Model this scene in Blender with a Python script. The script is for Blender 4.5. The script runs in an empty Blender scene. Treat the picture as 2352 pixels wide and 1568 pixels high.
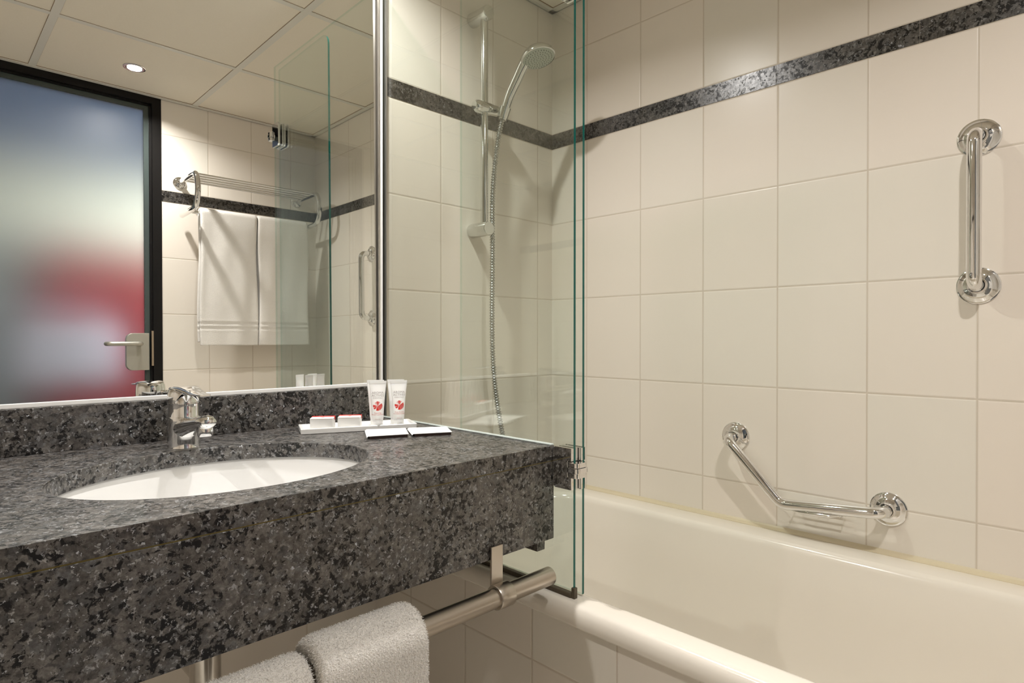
import bpy, bmesh, math, random
from mathutils import Vector, Matrix
random.seed(7)
PI = math.pi
C = bpy.context.scene.collection
SC = bpy.context.scene

# ------------------------------------------------------------------ camera
cam_d = bpy.data.cameras.new('camera'); cam = bpy.data.objects.new('camera', cam_d); C.objects.link(cam)
cam_d.sensor_width = 36.0; cam_d.lens = 1399.885 / 2352 * 36.0; cam_d.clip_start = 0.02
cam.location = (-1.56519, -1.38215, 1.05)
cam.rotation_euler = (math.radians(90 - 0.36024), math.radians(-0.023), -math.radians(44.3 + 0.50242))
SC.camera = cam

# ------------------------------------------------------------------ world, exposure
w = bpy.data.worlds.new('world'); SC.world = w; w.use_nodes = True
w.node_tree.nodes['Background'].inputs[0].default_value = (0.9, 0.85, 0.8, 1)
w.node_tree.nodes['Background'].inputs[1].default_value = 0.05
vs = SC.view_settings
vs.view_transform = 'Standard'; vs.look = 'None'; vs.gamma = 1; vs.use_curve_mapping = False
vs.exposure = -0.28
SPOT_W = 12.0       # power of each recessed spot (used by the spot builder)
SPOT_COL = (1.0, 0.975, 0.945)
HALL_W = 76.0        # unseen fill lamp added to light the bedroom beyond the frosted door

# ------------------------------------------------------------------ measures
CEIL = 2.155; YR = -1.725; XL = -3.05
TW = 0.2035; TH = 0.2555; B0 = 1.6893; B1 = 1.7403
ZC = 0.8445

# ------------------------------------------------------------------ materials
def new_mat(name):
    m = bpy.data.materials.new(name); m.use_nodes = True
    nt = m.node_tree; return m, nt, nt.nodes['Principled BSDF'], nt.nodes['Material Output']
def simple(name, col, rough=0.5, metal=0.0, spec=0.5, coat=0.0, bump=None, trans=0.0, sheen=0.0, sss=0.0):
    m, nt, p, o = new_mat(name)
    p.inputs['Base Color'].default_value = (*col, 1); p.inputs['Roughness'].default_value = rough
    p.inputs['Metallic'].default_value = metal; p.inputs['Specular IOR Level'].default_value = spec
    p.inputs['Coat Weight'].default_value = coat; p.inputs['Transmission Weight'].default_value = trans
    p.inputs['Sheen Weight'].default_value = sheen
    if sss: p.inputs['Subsurface Weight'].default_value = sss
    if bump:
        sc_, st_, di_ = bump
        tc = nt.nodes.new('ShaderNodeTexCoord'); n = nt.nodes.new('ShaderNodeTexNoise'); b = nt.nodes.new('ShaderNodeBump')
        n.inputs['Scale'].default_value = sc_; n.inputs['Detail'].default_value = 4
        b.inputs['Strength'].default_value = st_; b.inputs['Distance'].default_value = di_
        nt.links.new(tc.outputs['Object'], n.inputs['Vector']); nt.links.new(n.outputs['Fac'], b.inputs['Height'])
        nt.links.new(b.outputs['Normal'], p.inputs['Normal'])
    return m
class NB:
    def __init__(s, nt): s.nt = nt
    def math(s, op, a, b=None, c=None):
        n = s.nt.nodes.new('ShaderNodeMath'); n.operation = op
        for i, v in enumerate((a, b, c)):
            if v is None: continue
            if isinstance(v, (int, float)): n.inputs[i].default_value = v
            else: s.nt.links.new(v, n.inputs[i])
        return n.outputs[0]
    def mix(s, f, a, b):
        n = s.nt.nodes.new('ShaderNodeMix'); n.data_type = 'RGBA'
        for k, v in ((0, f), (6, a), (7, b)):
            if isinstance(v, (int, float)): n.inputs[k].default_value = v
            elif isinstance(v, tuple): n.inputs[k].default_value = (*v, 1)
            else: s.nt.links.new(v, n.inputs[k])
        return n.outputs[2]
def tile_mat(name, axis, off, rows='wall', base=(0.82, 0.758, 0.675)):
    """glazed wall tile 200 x 250 with grout; joint lines at coord = off + k*TW"""
    m, nt, p, o = new_mat(name); q = NB(nt)
    g = nt.nodes.new('ShaderNodeNewGeometry'); sp = nt.nodes.new('ShaderNodeSeparateXYZ'); nt.links.new(g.outputs['Position'], sp.inputs[0])
    a = sp.outputs['X' if axis == 'x' else 'Y']; z = sp.outputs['Z']
    u = q.math('DIVIDE', q.math('SUBTRACT', a, off), TW)
    if rows == 'wall':
        up = q.math('GREATER_THAN', z, (B0 + B1) / 2)
        zz = q.math('SUBTRACT', z, q.math('ADD', B0, q.math('MULTIPLY', up, B1 - B0)))
    else: zz = q.math('SUBTRACT', z, rows)
    v = q.math('DIVIDE', zz, TH)
    du = q.math('MULTIPLY', q.math('ABSOLUTE', q.math('SUBTRACT', u, q.math('ROUND', u))), TW)
    dv = q.math('MULTIPLY', q.math('ABSOLUTE', q.math('SUBTRACT', v, q.math('ROUND', v))), TH)
    d = q.math('MINIMUM', du, dv)
    mr = nt.nodes.new('ShaderNodeMapRange'); mr.interpolation_type = 'SMOOTHSTEP'
    mr.inputs[1].default_value = 0.0010; mr.inputs[2].default_value = 0.0022; nt.links.new(d, mr.inputs[0])
    f = mr.outputs[0]
    cb = nt.nodes.new('ShaderNodeCombineXYZ'); nt.links.new(q.math('FLOOR', u), cb.inputs[0]); nt.links.new(q.math('FLOOR', v), cb.inputs[1])
    wn = nt.nodes.new('ShaderNodeTexWhiteNoise'); wn.noise_dimensions = '2D'; nt.links.new(cb.outputs[0], wn.inputs['Vector'])
    c1 = tuple(x * y for x, y in zip(base, (1.015, 0.99, 0.982))); c2 = tuple(x * y for x, y in zip(base, (0.985, 1.0, 1.0)))
    tcol = q.mix(wn.outputs['Value'], c1, c2)
    gn = nt.nodes.new('ShaderNodeTexNoise'); gn.inputs['Scale'].default_value = 6; nt.links.new(g.outputs['Position'], gn.inputs['Vector'])
    gcol = q.mix(gn.outputs['Fac'], (0.60, 0.52, 0.42), (0.70, 0.63, 0.54))
    nt.links.new(q.mix(f, gcol, tcol), p.inputs['Base Color'])
    nt.links.new(q.math('SUBTRACT', 0.75, q.math('MULTIPLY', f, 0.47)), p.inputs['Roughness'])
    n2 = nt.nodes.new('ShaderNodeTexNoise'); n2.inputs['Scale'].default_value = 9; nt.links.new(g.outputs['Position'], n2.inputs['Vector'])
    mr2 = nt.nodes.new('ShaderNodeMapRange'); mr2.interpolation_type = 'SMOOTHSTEP'
    mr2.inputs[1].default_value = 0.0006; mr2.inputs[2].default_value = 0.0040; nt.links.new(d, mr2.inputs[0])
    h = q.math('ADD', q.math('MULTIPLY', mr2.outputs[0], 0.0014), q.math('MULTIPLY', n2.outputs['Fac'], 0.0012))
    b = nt.nodes.new('ShaderNodeBump'); b.inputs['Strength'].default_value = 0.5; b.inputs['Distance'].default_value = 1.0
    nt.links.new(h, b.inputs['Height']); nt.links.new(b.outputs['Normal'], p.inputs['Normal'])
    p.inputs['Specular IOR Level'].default_value = 0.35
    return m
def granite_mat(name, dark=1.0, scale=1.0, rough=0.42, tilt=0.12):
    """polished speckled granite: brown-grey crystals, small black blots, a few glinting flakes"""
    m, nt, p, o = new_mat(name); q = NB(nt)
    g = nt.nodes.new('ShaderNodeNewGeometry')
    def noise(sc_, det, ro=0.6, dist=0.0, off=0.0):
        n = nt.nodes.new('ShaderNodeTexNoise'); n.inputs['Scale'].default_value = sc_ * scale; n.inputs['Detail'].default_value = det
        n.inputs['Roughness'].default_value = ro; n.inputs['Distortion'].default_value = dist
        if off:
            a = nt.nodes.new('ShaderNodeVectorMath'); a.operation = 'ADD'; a.inputs[1].default_value = (off,) * 3
            nt.links.new(g.outputs['Position'], a.inputs[0]); nt.links.new(a.outputs[0], n.inputs['Vector'])
        else: nt.links.new(g.outputs['Position'], n.inputs['Vector'])
        return n
    n0 = noise(170, 4)
    vm = nt.nodes.new('ShaderNodeVectorMath'); vm.operation = 'MULTIPLY_ADD'
    nt.links.new(n0.outputs['Color'], vm.inputs[0]); vm.inputs[1].default_value = (0.016,) * 3; nt.links.new(g.outputs['Position'], vm.inputs[2])
    v1 = nt.nodes.new('ShaderNodeTexVoronoi'); v1.inputs['Scale'].default_value = 95 * scale; nt.links.new(vm.outputs[0], v1.inputs['Vector'])
    s1 = nt.nodes.new('ShaderNodeSeparateColor'); nt.links.new(v1.outputs['Color'], s1.inputs[0])
    body = noise(150, 9, 0.74, 0.3)
    t = q.math('ADD', q.math('MULTIPLY', s1.outputs[0], 0.34), q.math('MULTIPLY', q.math('SUBTRACT', body.outputs['Fac'], 0.27), 1.55))
    cr = nt.nodes.new('ShaderNodeValToRGB'); e = cr.color_ramp.elements
    e[0].position = 0.20; e[0].color = (0.020 * dark, 0.017 * dark, 0.015 * dark, 1)
    e[1].position = 0.90; e[1].color = (0.30 * dark, 0.28 * dark, 0.26 * dark, 1)
    for ps, cc in ((0.40, (0.062, 0.051, 0.042)), (0.55, (0.105, 0.090, 0.076)), (0.70, (0.165, 0.146, 0.127))):
        x = cr.color_ramp.elements.new(ps); x.color = (*[k * dark for k in cc], 1)
    nt.links.new(t, cr.inputs[0])
    blue = q.math('MULTIPLY', q.math('GREATER_THAN', s1.outputs[1], 0.70), 0.6)
    hue = nt.nodes.new('ShaderNodeMix'); hue.data_type = 'RGBA'; hue.blend_type = 'MULTIPLY'
    nt.links.new(blue, hue.inputs[0]); nt.links.new(cr.outputs[0], hue.inputs[6]); hue.inputs[7].default_value = (0.62, 0.72, 0.88, 1)
    # black blots
    nb = noise(105, 6, 0.66, 0.4, 3.7); nb2 = noise(19, 2, 0.5, 0, 9.1)
    bl = q.math('ADD', nb.outputs['Fac'], q.math('MULTIPLY', q.math('SUBTRACT', nb2.outputs['Fac'], 0.5), 0.35))
    mr = nt.nodes.new('ShaderNodeMapRange'); mr.inputs[1].default_value = 0.425; mr.inputs[2].default_value = 0.480; nt.links.new(bl, mr.inputs[0])
    basecol = q.mix(mr.outputs[0], (0.007 * dark, 0.006 * dark, 0.006 * dark), hue.outputs[2])
    # crystals lie at slightly different angles, so some of them glint
    v2 = nt.nodes.new('ShaderNodeTexVoronoi'); v2.inputs['Scale'].default_value = 340 * scale; nt.links.new(vm.outputs[0], v2.inputs['Vector'])
    s2 = nt.nodes.new('ShaderNodeSeparateColor'); nt.links.new(v2.outputs['Color'], s2.inputs[0])
    fl = q.math('GREATER_THAN', s2.outputs[1], 0.95)
    a = nt.nodes.new('ShaderNodeVectorMath'); a.operation = 'SUBTRACT'; nt.links.new(v2.outputs['Color'], a.inputs[0]); a.inputs[1].default_value = (0.5, 0.5, 0.5)
    b = nt.nodes.new('ShaderNodeVectorMath'); b.operation = 'SCALE'; nt.links.new(a.outputs[0], b.inputs[0]); nt.links.new(q.math('ADD', tilt, q.math('MULTIPLY', fl, 0.55)), b.inputs['Scale'])
    c = nt.nodes.new('ShaderNodeVectorMath'); c.operation = 'ADD'; nt.links.new(b.outputs[0], c.inputs[0]); nt.links.new(g.outputs['Normal'], c.inputs[1])
    d = nt.nodes.new('ShaderNodeVectorMath'); d.operation = 'NORMALIZE'; nt.links.new(c.outputs[0], d.inputs[0]); nt.links.new(d.outputs[0], p.inputs['Normal'])
    basecol = q.mix(q.math('MULTIPLY', q.math('GREATER_THAN', s2.outputs[2], 0.98), 0.6), basecol, (0.62 * dark, 0.63 * dark, 0.64 * dark))
    nt.links.new(q.mix(q.math('MULTIPLY', fl, 0.5), basecol, (0.95 * dark, 0.96 * dark, 0.98 * dark)), p.inputs['Base Color'])
    nt.links.new(q.math('MULTIPLY', fl, 0.8), p.inputs['Metallic'])
    nt.links.new(q.math('ADD', rough, q.math('MULTIPLY', fl, 0.16)), p.inputs['Roughness'])
    nt.links.new(q.math('ADD', 0.35, q.math('MULTIPLY', mr.outputs[0], q.math('ADD', 0.2, t))), p.inputs['Specular IOR Level'])
    p.inputs['Coat Weight'].default_value = 0.18; p.inputs['Coat Roughness'].default_value = 0.04
    return m
def glass_mat(name, tint, refl=1.0):
    m, nt, p, o = new_mat(name); nt.nodes.remove(p)
    tr = nt.nodes.new('ShaderNodeBsdfTransparent'); tr.inputs[0].default_value = (*tint, 1)
    gl = nt.nodes.new('ShaderNodeBsdfGlossy'); gl.inputs['Roughness'].default_value = 0.0; gl.inputs[0].default_value = (refl, refl, refl, 1)
    fr = nt.nodes.new('ShaderNodeFresnel'); q = NB(nt); ge = nt.nodes.new('ShaderNodeNewGeometry')
    # same reflectance on both faces of the sheet
    nt.links.new(q.math('SUBTRACT', 1.5, q.math('MULTIPLY', ge.outputs['Backfacing'], 1.5 - 1 / 1.5)), fr.inputs[0])
    mx = nt.nodes.new('ShaderNodeMixShader')
    nt.links.new(fr.outputs[0], mx.inputs[0]); nt.links.new(tr.outputs[0], mx.inputs[1]); nt.links.new(gl.outputs[0], mx.inputs[2])
    nt.links.new(mx.outputs[0], o.inputs[0]); return m

M = {}
M['tile_mirror'] = tile_mat('tiles, mirror side', 'x', -0.0718)
M['tile_right'] = tile_mat('tiles, bath side', 'y', -0.1496)
M['tile_rear'] = tile_mat('tiles, door side', 'x', -0.1355)
M['tile_left'] = tile_mat('tiles, far side', 'y', -0.1496)
M['tile_panel'] = tile_mat('tiles, bath panel', 'y', -0.1500, rows=0.4140)
M['granite'] = granite_mat('speckled granite', dark=0.60)
M['granite_band'] = granite_mat('dark granite band', dark=0.40, rough=0.3, tilt=0.03)
M['glass'] = glass_mat('clear greenish glass', (0.965, 0.985, 0.972))
def edge_mat():
    """polished green edge: dark teal from outside, only lightly tinted when looked at through the sheet"""
    m, nt, p, o = new_mat('cut glass edge'); p.inputs['Base Color'].default_value = (0.0, 0.105, 0.085, 1); p.inputs['Roughness'].default_value = 0.12
    t = nt.nodes.new('ShaderNodeBsdfTransparent'); t.inputs[0].default_value = (0.80, 0.90, 0.86, 1)
    g = nt.nodes.new('ShaderNodeNewGeometry'); mx = nt.nodes.new('ShaderNodeMixShader')
    nt.links.new(g.outputs['Backfacing'], mx.inputs[0]); nt.links.new(p.outputs[0], mx.inputs[1]); nt.links.new(t.outputs[0], mx.inputs[2]); nt.links.new(mx.outputs[0], o.inputs[0])
    return m
M['glass_edge'] = edge_mat()
M['mirror'] = simple('mirror silver', (0.93, 0.94, 0.925), 0.0, metal=1.0)
M['chrome'] = simple('chrome', (0.80, 0.80, 0.80), 0.045, metal=1.0)
M['chrome_satin'] = simple('satin chrome', (0.62, 0.60, 0.57), 0.2, metal=1.0)
M['steel'] = simple('brushed steel', (0.50, 0.455, 0.40), 0.28, metal=1.0)
M['alu'] = simple('aluminium trim', (0.78, 0.76, 0.73), 0.28, metal=1.0)
M['white_strip'] = simple('white strip', (0.86, 0.85, 0.83), 0.35)
M['clear_seal'] = simple('milky sealant', (0.50, 0.55, 0.52), 0.3)
M['yellow_seal'] = simple('yellowed sealant', (0.66, 0.57, 0.40), 0.35)
M['joint'] = simple('amber joint', (0.17, 0.13, 0.035), 0.3)
M['mould'] = simple('mouldy sealant', (0.09, 0.07, 0.045), 0.5, bump=(150, 0.5, 0.002))
M['porcelain'] = simple('white porcelain', (0.86, 0.85, 0.83), 0.07, coat=0.3)
M['enamel'] = simple('bath enamel', (0.84, 0.78, 0.69), 0.17, coat=0.3)
M['black_paint'] = simple('black painted frame', (0.006, 0.005, 0.0045), 0.45, spec=0.2)
M['nickel'] = simple('matt nickel', (0.50, 0.48, 0.42), 0.35, metal=0.75)
M['latch_plate'] = simple('latch plate', (0.42, 0.33, 0.24), 0.35, metal=0.8)
M['door_edge'] = simple('door glass border', (0.055, 0.07, 0.066), 0.25)
M['plastic_white'] = simple('white plastic', (0.88, 0.87, 0.85), 0.28, sss=0.05)
M['ceramic_tray'] = simple('white ceramic tray', (0.90, 0.89, 0.87), 0.15)
M['paper'] = simple('white card', (0.86, 0.85, 0.82), 0.6)
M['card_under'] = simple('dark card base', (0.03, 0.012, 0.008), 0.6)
M['flap'] = simple('flap shadow gap', (0.55, 0.42, 0.33), 0.7)
M['red_ink'] = simple('red ink', (0.62, 0.02, 0.012), 0.45)
M['grey_ink'] = simple('grey ink', (0.40, 0.36, 0.36), 0.5)
M['pink_ink'] = simple('pink ink', (0.62, 0.20, 0.18), 0.5)
M['towel'] = simple('white terry', (0.84, 0.80, 0.745), 0.9, sheen=0.3, bump=(420, 0.9, 0.003))
M['shower_chrome'] = simple('shower chrome', (0.72, 0.72, 0.70), 0.09, metal=1.0)
M['spray_face'] = simple('grey spray plate', (0.40, 0.43, 0.36), 0.4)
M['dark_rubber'] = simple('dark nozzles', (0.10, 0.10, 0.09), 0.5)
M['plaster'] = simple('plaster', (0.62, 0.60, 0.57), 0.8)
M['trim_grey'] = simple('ceiling grid metal', (0.70, 0.675, 0.60), 0.45)
M['floor'] = simple('floor tile', (0.74, 0.69, 0.60), 0.35)
M['aerator'] = simple('aerator', (0.42, 0.36, 0.20), 0.4, metal=0.5)

def frosted():
    m, nt, p, o = new_mat('frosted glass'); nt.nodes.remove(p)
    r = nt.nodes.new('ShaderNodeBsdfRefraction'); r.inputs['Roughness'].default_value = 0.55; r.inputs['IOR'].default_value = 1.30
    r.inputs[0].default_value = (0.97, 0.97, 0.97, 1)
    g = nt.nodes.new('ShaderNodeBsdfGlossy'); g.inputs['Roughness'].default_value = 0.5
    fr = nt.nodes.new('ShaderNodeFresnel'); fr.inputs[0].default_value = 1.35
    mx = nt.nodes.new('ShaderNodeMixShader'); nt.links.new(fr.outputs[0], mx.inputs[0]); nt.links.new(r.outputs[0], mx.inputs[1]); nt.links.new(g.outputs[0], mx.inputs[2])
    nt.links.new(mx.outputs[0], o.inputs[0]); return m
M['frosted'] = frosted()
def ceil_mat():
    m, nt, p, o = new_mat('ceiling boards'); q = NB(nt)
    g = nt.nodes.new('ShaderNodeNewGeometry'); n = nt.nodes.new('ShaderNodeTexNoise'); n.inputs['Scale'].default_value = 160; n.inputs['Detail'].default_value = 4
    nt.links.new(g.outputs['Position'], n.inputs['Vector'])
    nt.links.new(q.mix(n.outputs['Fac'], (0.80, 0.73, 0.605), (0.84, 0.77, 0.65)), p.inputs['Base Color'])
    p.inputs['Roughness'].default_value = 0.85
    b = nt.nodes.new('ShaderNodeBump'); b.inputs['Strength'].default_value = 0.15; b.inputs['Distance'].default_value = 0.001
    nt.links.new(n.outputs['Fac'], b.inputs['Height']); nt.links.new(b.outputs['Normal'], p.inputs['Normal'])
    return m
M['ceiling'] = ceil_mat()
M['rust_gap'] = simple('rusty gap', (0.24, 0.14, 0.06), 0.8)
def emis(name, col, s):
    m, nt, p, o = new_mat(name); nt.nodes.remove(p); e = nt.nodes.new('ShaderNodeEmission')
    e.inputs[0].default_value = (*col, 1); e.inputs[1].default_value = s; nt.links.new(e.outputs[0], o.inputs[0]); return m
M['lamp'] = emis('lamp face', (1, 0.9, 0.75), 14)

# ------------------------------------------------------------------ mesh helpers
def obj(name, bm, mat, parent=None, smooth=False, bevel=0.0, bseg=2, mats=None, autosmooth=True):
    me = bpy.data.meshes.new(name); bmesh.ops.recalc_face_normals(bm, faces=bm.faces[:]) ; bm.to_mesh(me); bm.free()
    o = bpy.data.objects.new(name, me); C.objects.link(o)
    for k in (mats or [mat]): me.materials.append(M[k])
    if smooth:
        for pl in me.polygons: pl.use_smooth = True
        if autosmooth:
            me.set_sharp_from_angle(angle=math.radians(38))
    if parent is not None: o.parent = parent; o.matrix_parent_inverse = Matrix.Identity(4); o.location = -Vector(parent.get('_org', (0, 0, 0)))
    if bevel:
        b = o.modifiers.new('bevel', 'BEVEL'); b.width = bevel; b.segments = bseg; b.limit_method = 'ANGLE'; b.angle_limit = math.radians(40)
    return o
ORG = {}
def thing(name, label, cat, loc=(0, 0, 0), group=None):
    o = bpy.data.objects.new(name, None); C.objects.link(o); o.location = loc; o.empty_display_size = 0.03
    o['label'] = label; o['category'] = cat
    if group: o['group'] = group
    ORG[o.name] = Vector(loc); return o
def part(name, bm, mat, parent, **k):
    """bm in world coordinates; parent chain origins are subtracted"""
    p = parent; off = Vector((0, 0, 0))
    if parent.name in ORG: off = ORG[parent.name]
    bmesh.ops.translate(bm, verts=bm.verts[:], vec=-off)
    o = obj(name, bm, mat, None, **k); o.parent = parent
    ORG[o.name] = off.copy()
    return o
def tag(o, label, cat, group=None):
    o['label'] = label; o['category'] = cat
    if group: o['group'] = group
    return o
def struct(name, bm, mat, **k):
    o = obj(name, bm, mat, None, **k); o['kind'] = 'structure'; return o
def box(bm, x0, x1, y0, y1, z0, z1, mi=0):
    vs_ = [bm.verts.new(p) for p in ((x0, y0, z0), (x1, y0, z0), (x1, y1, z0), (x0, y1, z0), (x0, y0, z1), (x1, y0, z1), (x1, y1, z1), (x0, y1, z1))]
    for f in ((0, 3, 2, 1), (4, 5, 6, 7), (0, 1, 5, 4), (1, 2, 6, 5), (2, 3, 7, 6), (3, 0, 4, 7)):
        bm.faces.new([vs_[i] for i in f]).material_index = mi
    return vs_
def B(*a, **k):
    bm = bmesh.new(); box(bm, *a, **k); return bm
def fillet(pts, r, n=6):
    P = [Vector(p) for p in pts]; out = [P[0]]
    for i in range(1, len(P) - 1):
        a, b, c = P[i - 1], P[i], P[i + 1]; d1 = (a - b).normalized(); d2 = (c - b).normalized()
        ri = r[i - 1] if isinstance(r, (list, tuple)) else r
        ang = d1.angle(d2)
        if ang > PI - 0.02: out.append(b); continue
        t = min(ri / math.tan(ang / 2), (a - b).length * 0.49, (c - b).length * 0.49); rr = t * math.tan(ang / 2)
        cen = b + (d1 + d2).normalized() * (rr / math.sin(ang / 2)); s = b + d1 * t - cen; e = b + d2 * t - cen
        full = s.angle(e); ax = s.cross(e).normalized()
        for k in range(n + 1): out.append(cen + Matrix.Rotation(full * k / n, 3, ax) @ s)
    out.append(P[-1]); return out
def tube(bm, pts, r, seg=20, cap=True, prof=None, upv=None):
    """sweep a circle (or prof(theta)->(a,b) scaled) along pts; r float or list"""
    P = [Vector(p) for p in pts]; n = len(P); rings = []; T = []
    for i in range(n):
        t = (P[min(i + 1, n - 1)] - P[max(i - 1, 0)]).normalized(); T.append(t)
    u = (upv or Vector((0, 0, 1))); u = Vector(u)
    if abs(u.dot(T[0])) > 0.95: u = Vector((0, 1, 0)) if abs(T[0].y) < 0.9 else Vector((1, 0, 0))
    u = (u - T[0] * u.dot(T[0])).normalized()
    for i in range(n):
        if i: u = (u - T[i] * u.dot(T[i])).normalized()
        v = T[i].cross(u); ri = r[i] if isinstance(r, (list, tuple)) else r
        ring = []
        for k in range(seg):
            th = 2 * PI * k / seg; ca, sa = math.cos(th), math.sin(th)
            if prof: pa, pb = prof(th)
            else: pa, pb = ca, sa
            if isinstance(ri, tuple): ring.append(bm.verts.new(P[i] + u * pa * ri[0] + v * pb * ri[1]))
            else: ring.append(bm.verts.new(P[i] + (u * pa + v * pb) * ri))
        rings.append(ring)
    for a, b in zip(rings, rings[1:]):
        for k in range(seg): bm.faces.new((a[k], a[(k + 1) % seg], b[(k + 1) % seg], b[k]))
    if cap: bm.faces.new(rings[0][::-1]); bm.faces.new(rings[-1])
    return rings
def TB(*a, **k):
    bm = bmesh.new(); tube(bm, *a, **k); return bm
def lathe(bm, prof, org=(0, 0, 0), axis=(0, 0, 1), seg=40, cap=True):
    """prof = [(r, h)...] along axis"""
    ax = Vector(axis).normalized(); u = Vector((1, 0, 0)) if abs(ax.x) < 0.9 else Vector((0, 1, 0)); u = (u - ax * u.dot(ax)).normalized(); v = ax.cross(u)
    o = Vector(org); rings = []
    for r, h in prof:
        if r < 1e-6: rings.append([bm.verts.new(o + ax * h)]); continue
        rings.append([bm.verts.new(o + ax * h + (u * math.cos(2 * PI * k / seg) + v * math.sin(2 * PI * k / seg)) * r) for k in range(seg)])
    for a, b in zip(rings, rings[1:]):
        for k in range(seg):
            k2 = (k + 1) % seg
            if len(a) == 1 and len(b) == 1: continue
            if len(a) == 1: bm.faces.new((a[0], b[k2], b[k]))
            elif len(b) == 1: bm.faces.new((a[k], a[k2], b[0]))
            else: bm.faces.new((a[k], a[k2], b[k2], b[k]))
    if cap:
        if len(rings[0]) > 1: bm.faces.new(rings[0][::-1])
        if len(rings[-1]) > 1: bm.faces.new(rings[-1])
def LB(*a, **k):
    bm = bmesh.new(); lathe(bm, *a, **k); return bm
def prism(bm, pts, d0, d1, axis='x'):
    """extrude polygon (2-D) along axis"""
    def P(a, b, d): return {'x': (d, a, b), 'y': (a, d, b), 'z': (a, b, d)}[axis]
    A = [bm.verts.new(P(a, b, d0)) for a, b in pts]; Bv = [bm.verts.new(P(a, b, d1)) for a, b in pts]; n = len(pts)
    bm.faces.new(A[::-1]); bm.faces.new(Bv)
    for i in range(n): bm.faces.new((A[i], A[(i + 1) % n], Bv[(i + 1) % n], Bv[i]))
def rrect(cx, cy, hx, hy, r, n=8):
    out = []
    for (sx, sy, a0) in ((1, 1, 0), (-1, 1, PI / 2), (-1, -1, PI), (1, -1, 3 * PI / 2)):
        for k in range(n + 1):
            a = a0 + PI / 2 * k / n; out.append((cx + sx * (hx - r) + r * math.cos(a), cy + sy * (hy - r) + r * math.sin(a)))
    return out
def loft(bm, loops, cap0=False, cap1=False):
    R = [[bm.verts.new(p) for p in L] for L in loops]; n = len(R[0])
    for a, b in zip(R, R[1:]):
        for k in range(n): bm.faces.new((a[k], a[(k + 1) % n], b[(k + 1) % n], b[k]))
    if cap0: bm.faces.new(R[0][::-1])
    if cap1: bm.faces.new(R[-1])
    return R

# ================================================================== SETTING
struct('floor', B(XL - 0.1, 0.1, YR - 0.1, 0.1, -0.05, 0), 'floor')
struct('wall_mirror', B(XL, 0.0, 0.0, 0.10, 0, CEIL + 0.1), 'tile_mirror')
struct('wall_right', B(0.0, 0.10, YR - 0.1, 0.10, 0, CEIL + 0.1), 'tile_right')
struct('wall_left', B(XL - 0.1, XL, YR - 0.1, 0.10, 0, CEIL + 0.1), 'tile_left')
DX0, DX1, DZ = -1.66, -0.744, 2.15        # door opening
bm = bmesh.new()
box(bm, DX1, 0.0, YR - 0.10, YR, 0, CEIL + 0.1); box(bm, XL, DX0, YR - 0.10, YR, 0, CEIL + 0.1); box(bm, DX0, DX1, YR - 0.10, YR, DZ, CEIL + 0.1)
struct('wall_rear', bm, 'tile_rear')
# granite band, in cut pieces, 1.5 mm proud
def band(axis, cuts, wall, side):
    bm = bmesh.new()
    for a, b in zip(cuts, cuts[1:]):
        lo, hi = min(a, b) + 0.0004, max(a, b) - 0.0004
        if axis == 'y': box(bm, -0.0015, 0.002, lo, hi, B0 + 0.001, B1 - 0.001)
        elif side > 0: box(bm, lo, hi, -0.0015, 0.002, B0 + 0.001, B1 - 0.001)
        else: box(bm, lo, hi, YR - 0.002, YR + 0.0015, B0 + 0.001, B1 - 0.001)
    return bm
struct('trim_1', band('y', [0, -0.2462, -0.50, -0.7558, -1.0637, -1.31, -1.56, YR], 0, 0), 'granite_band')
struct('trim_2', band('x', [0, -0.23, -0.485, -0.7], 0, 1), 'granite_band')
struct('trim_3', band('x', [-0.0015, -0.255, -0.51, -0.744], 0, -1), 'granite_band')
bm = bmesh.new(); box(bm, XL, XL + 0.0015, YR, 0, B0 + 0.001, B1 - 0.001); struct('trim_4', bm, 'granite_band')

# ceiling: lay-in boards between grid bars
GX = [-0.607, -1.208, -1.81, -2.41, -3.01]; GY = [-0.585, -1.185]
struct('ceiling', B(XL, 0, YR, 0, CEIL, CEIL + 0.05), 'ceiling')
bm = bmesh.new()
for x in GX: box(bm, x - 0.0132, x + 0.0132, YR, 0, CEIL - 0.0008, CEIL + 0.001)
for y in GY: box(bm, XL, 0, y - 0.0120, y + 0.0120, CEIL - 0.0008, CEIL + 0.001)
box(bm, XL, 0, YR, YR + 0.026, CEIL - 0.0008, CEIL + 0.001); box(bm, XL, 0, -0.026, 0, CEIL - 0.0008, CEIL + 0.001)
box(bm, -0.026, 0, YR, 0, CEIL - 0.0008, CEIL + 0.001)
struct('trim_5', bm, 'rust_gap')
bm = bmesh.new()
for x in GX: box(bm, x - 0.0122, x + 0.0122, YR, 0, CEIL - 0.003, CEIL)
for y in GY: box(bm, XL, 0, y - 0.0110, y + 0.0110, CEIL - 0.0026, CEIL)
struct('trim_6', bm, 'trim_grey')
bm = bmesh.new()
for (a, b, c, d) in ((XL, 0, YR, YR + 0.023), (XL, 0, -0.023, 0), (-0.023, 0, YR, 0), (XL, XL + 0.023, YR, 0)): box(bm, a, b, c, d, CEIL - 0.005, CEIL - 0.0005)
for (a, b, c, d) in ((XL, 0, YR, YR + 0.003), (XL, 0, -0.003, 0), (-0.003, 0, YR, 0)): box(bm, a, b, c, d, CEIL - 0.005, CEIL)
struct('trim_7', bm, 'trim_grey')

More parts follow.
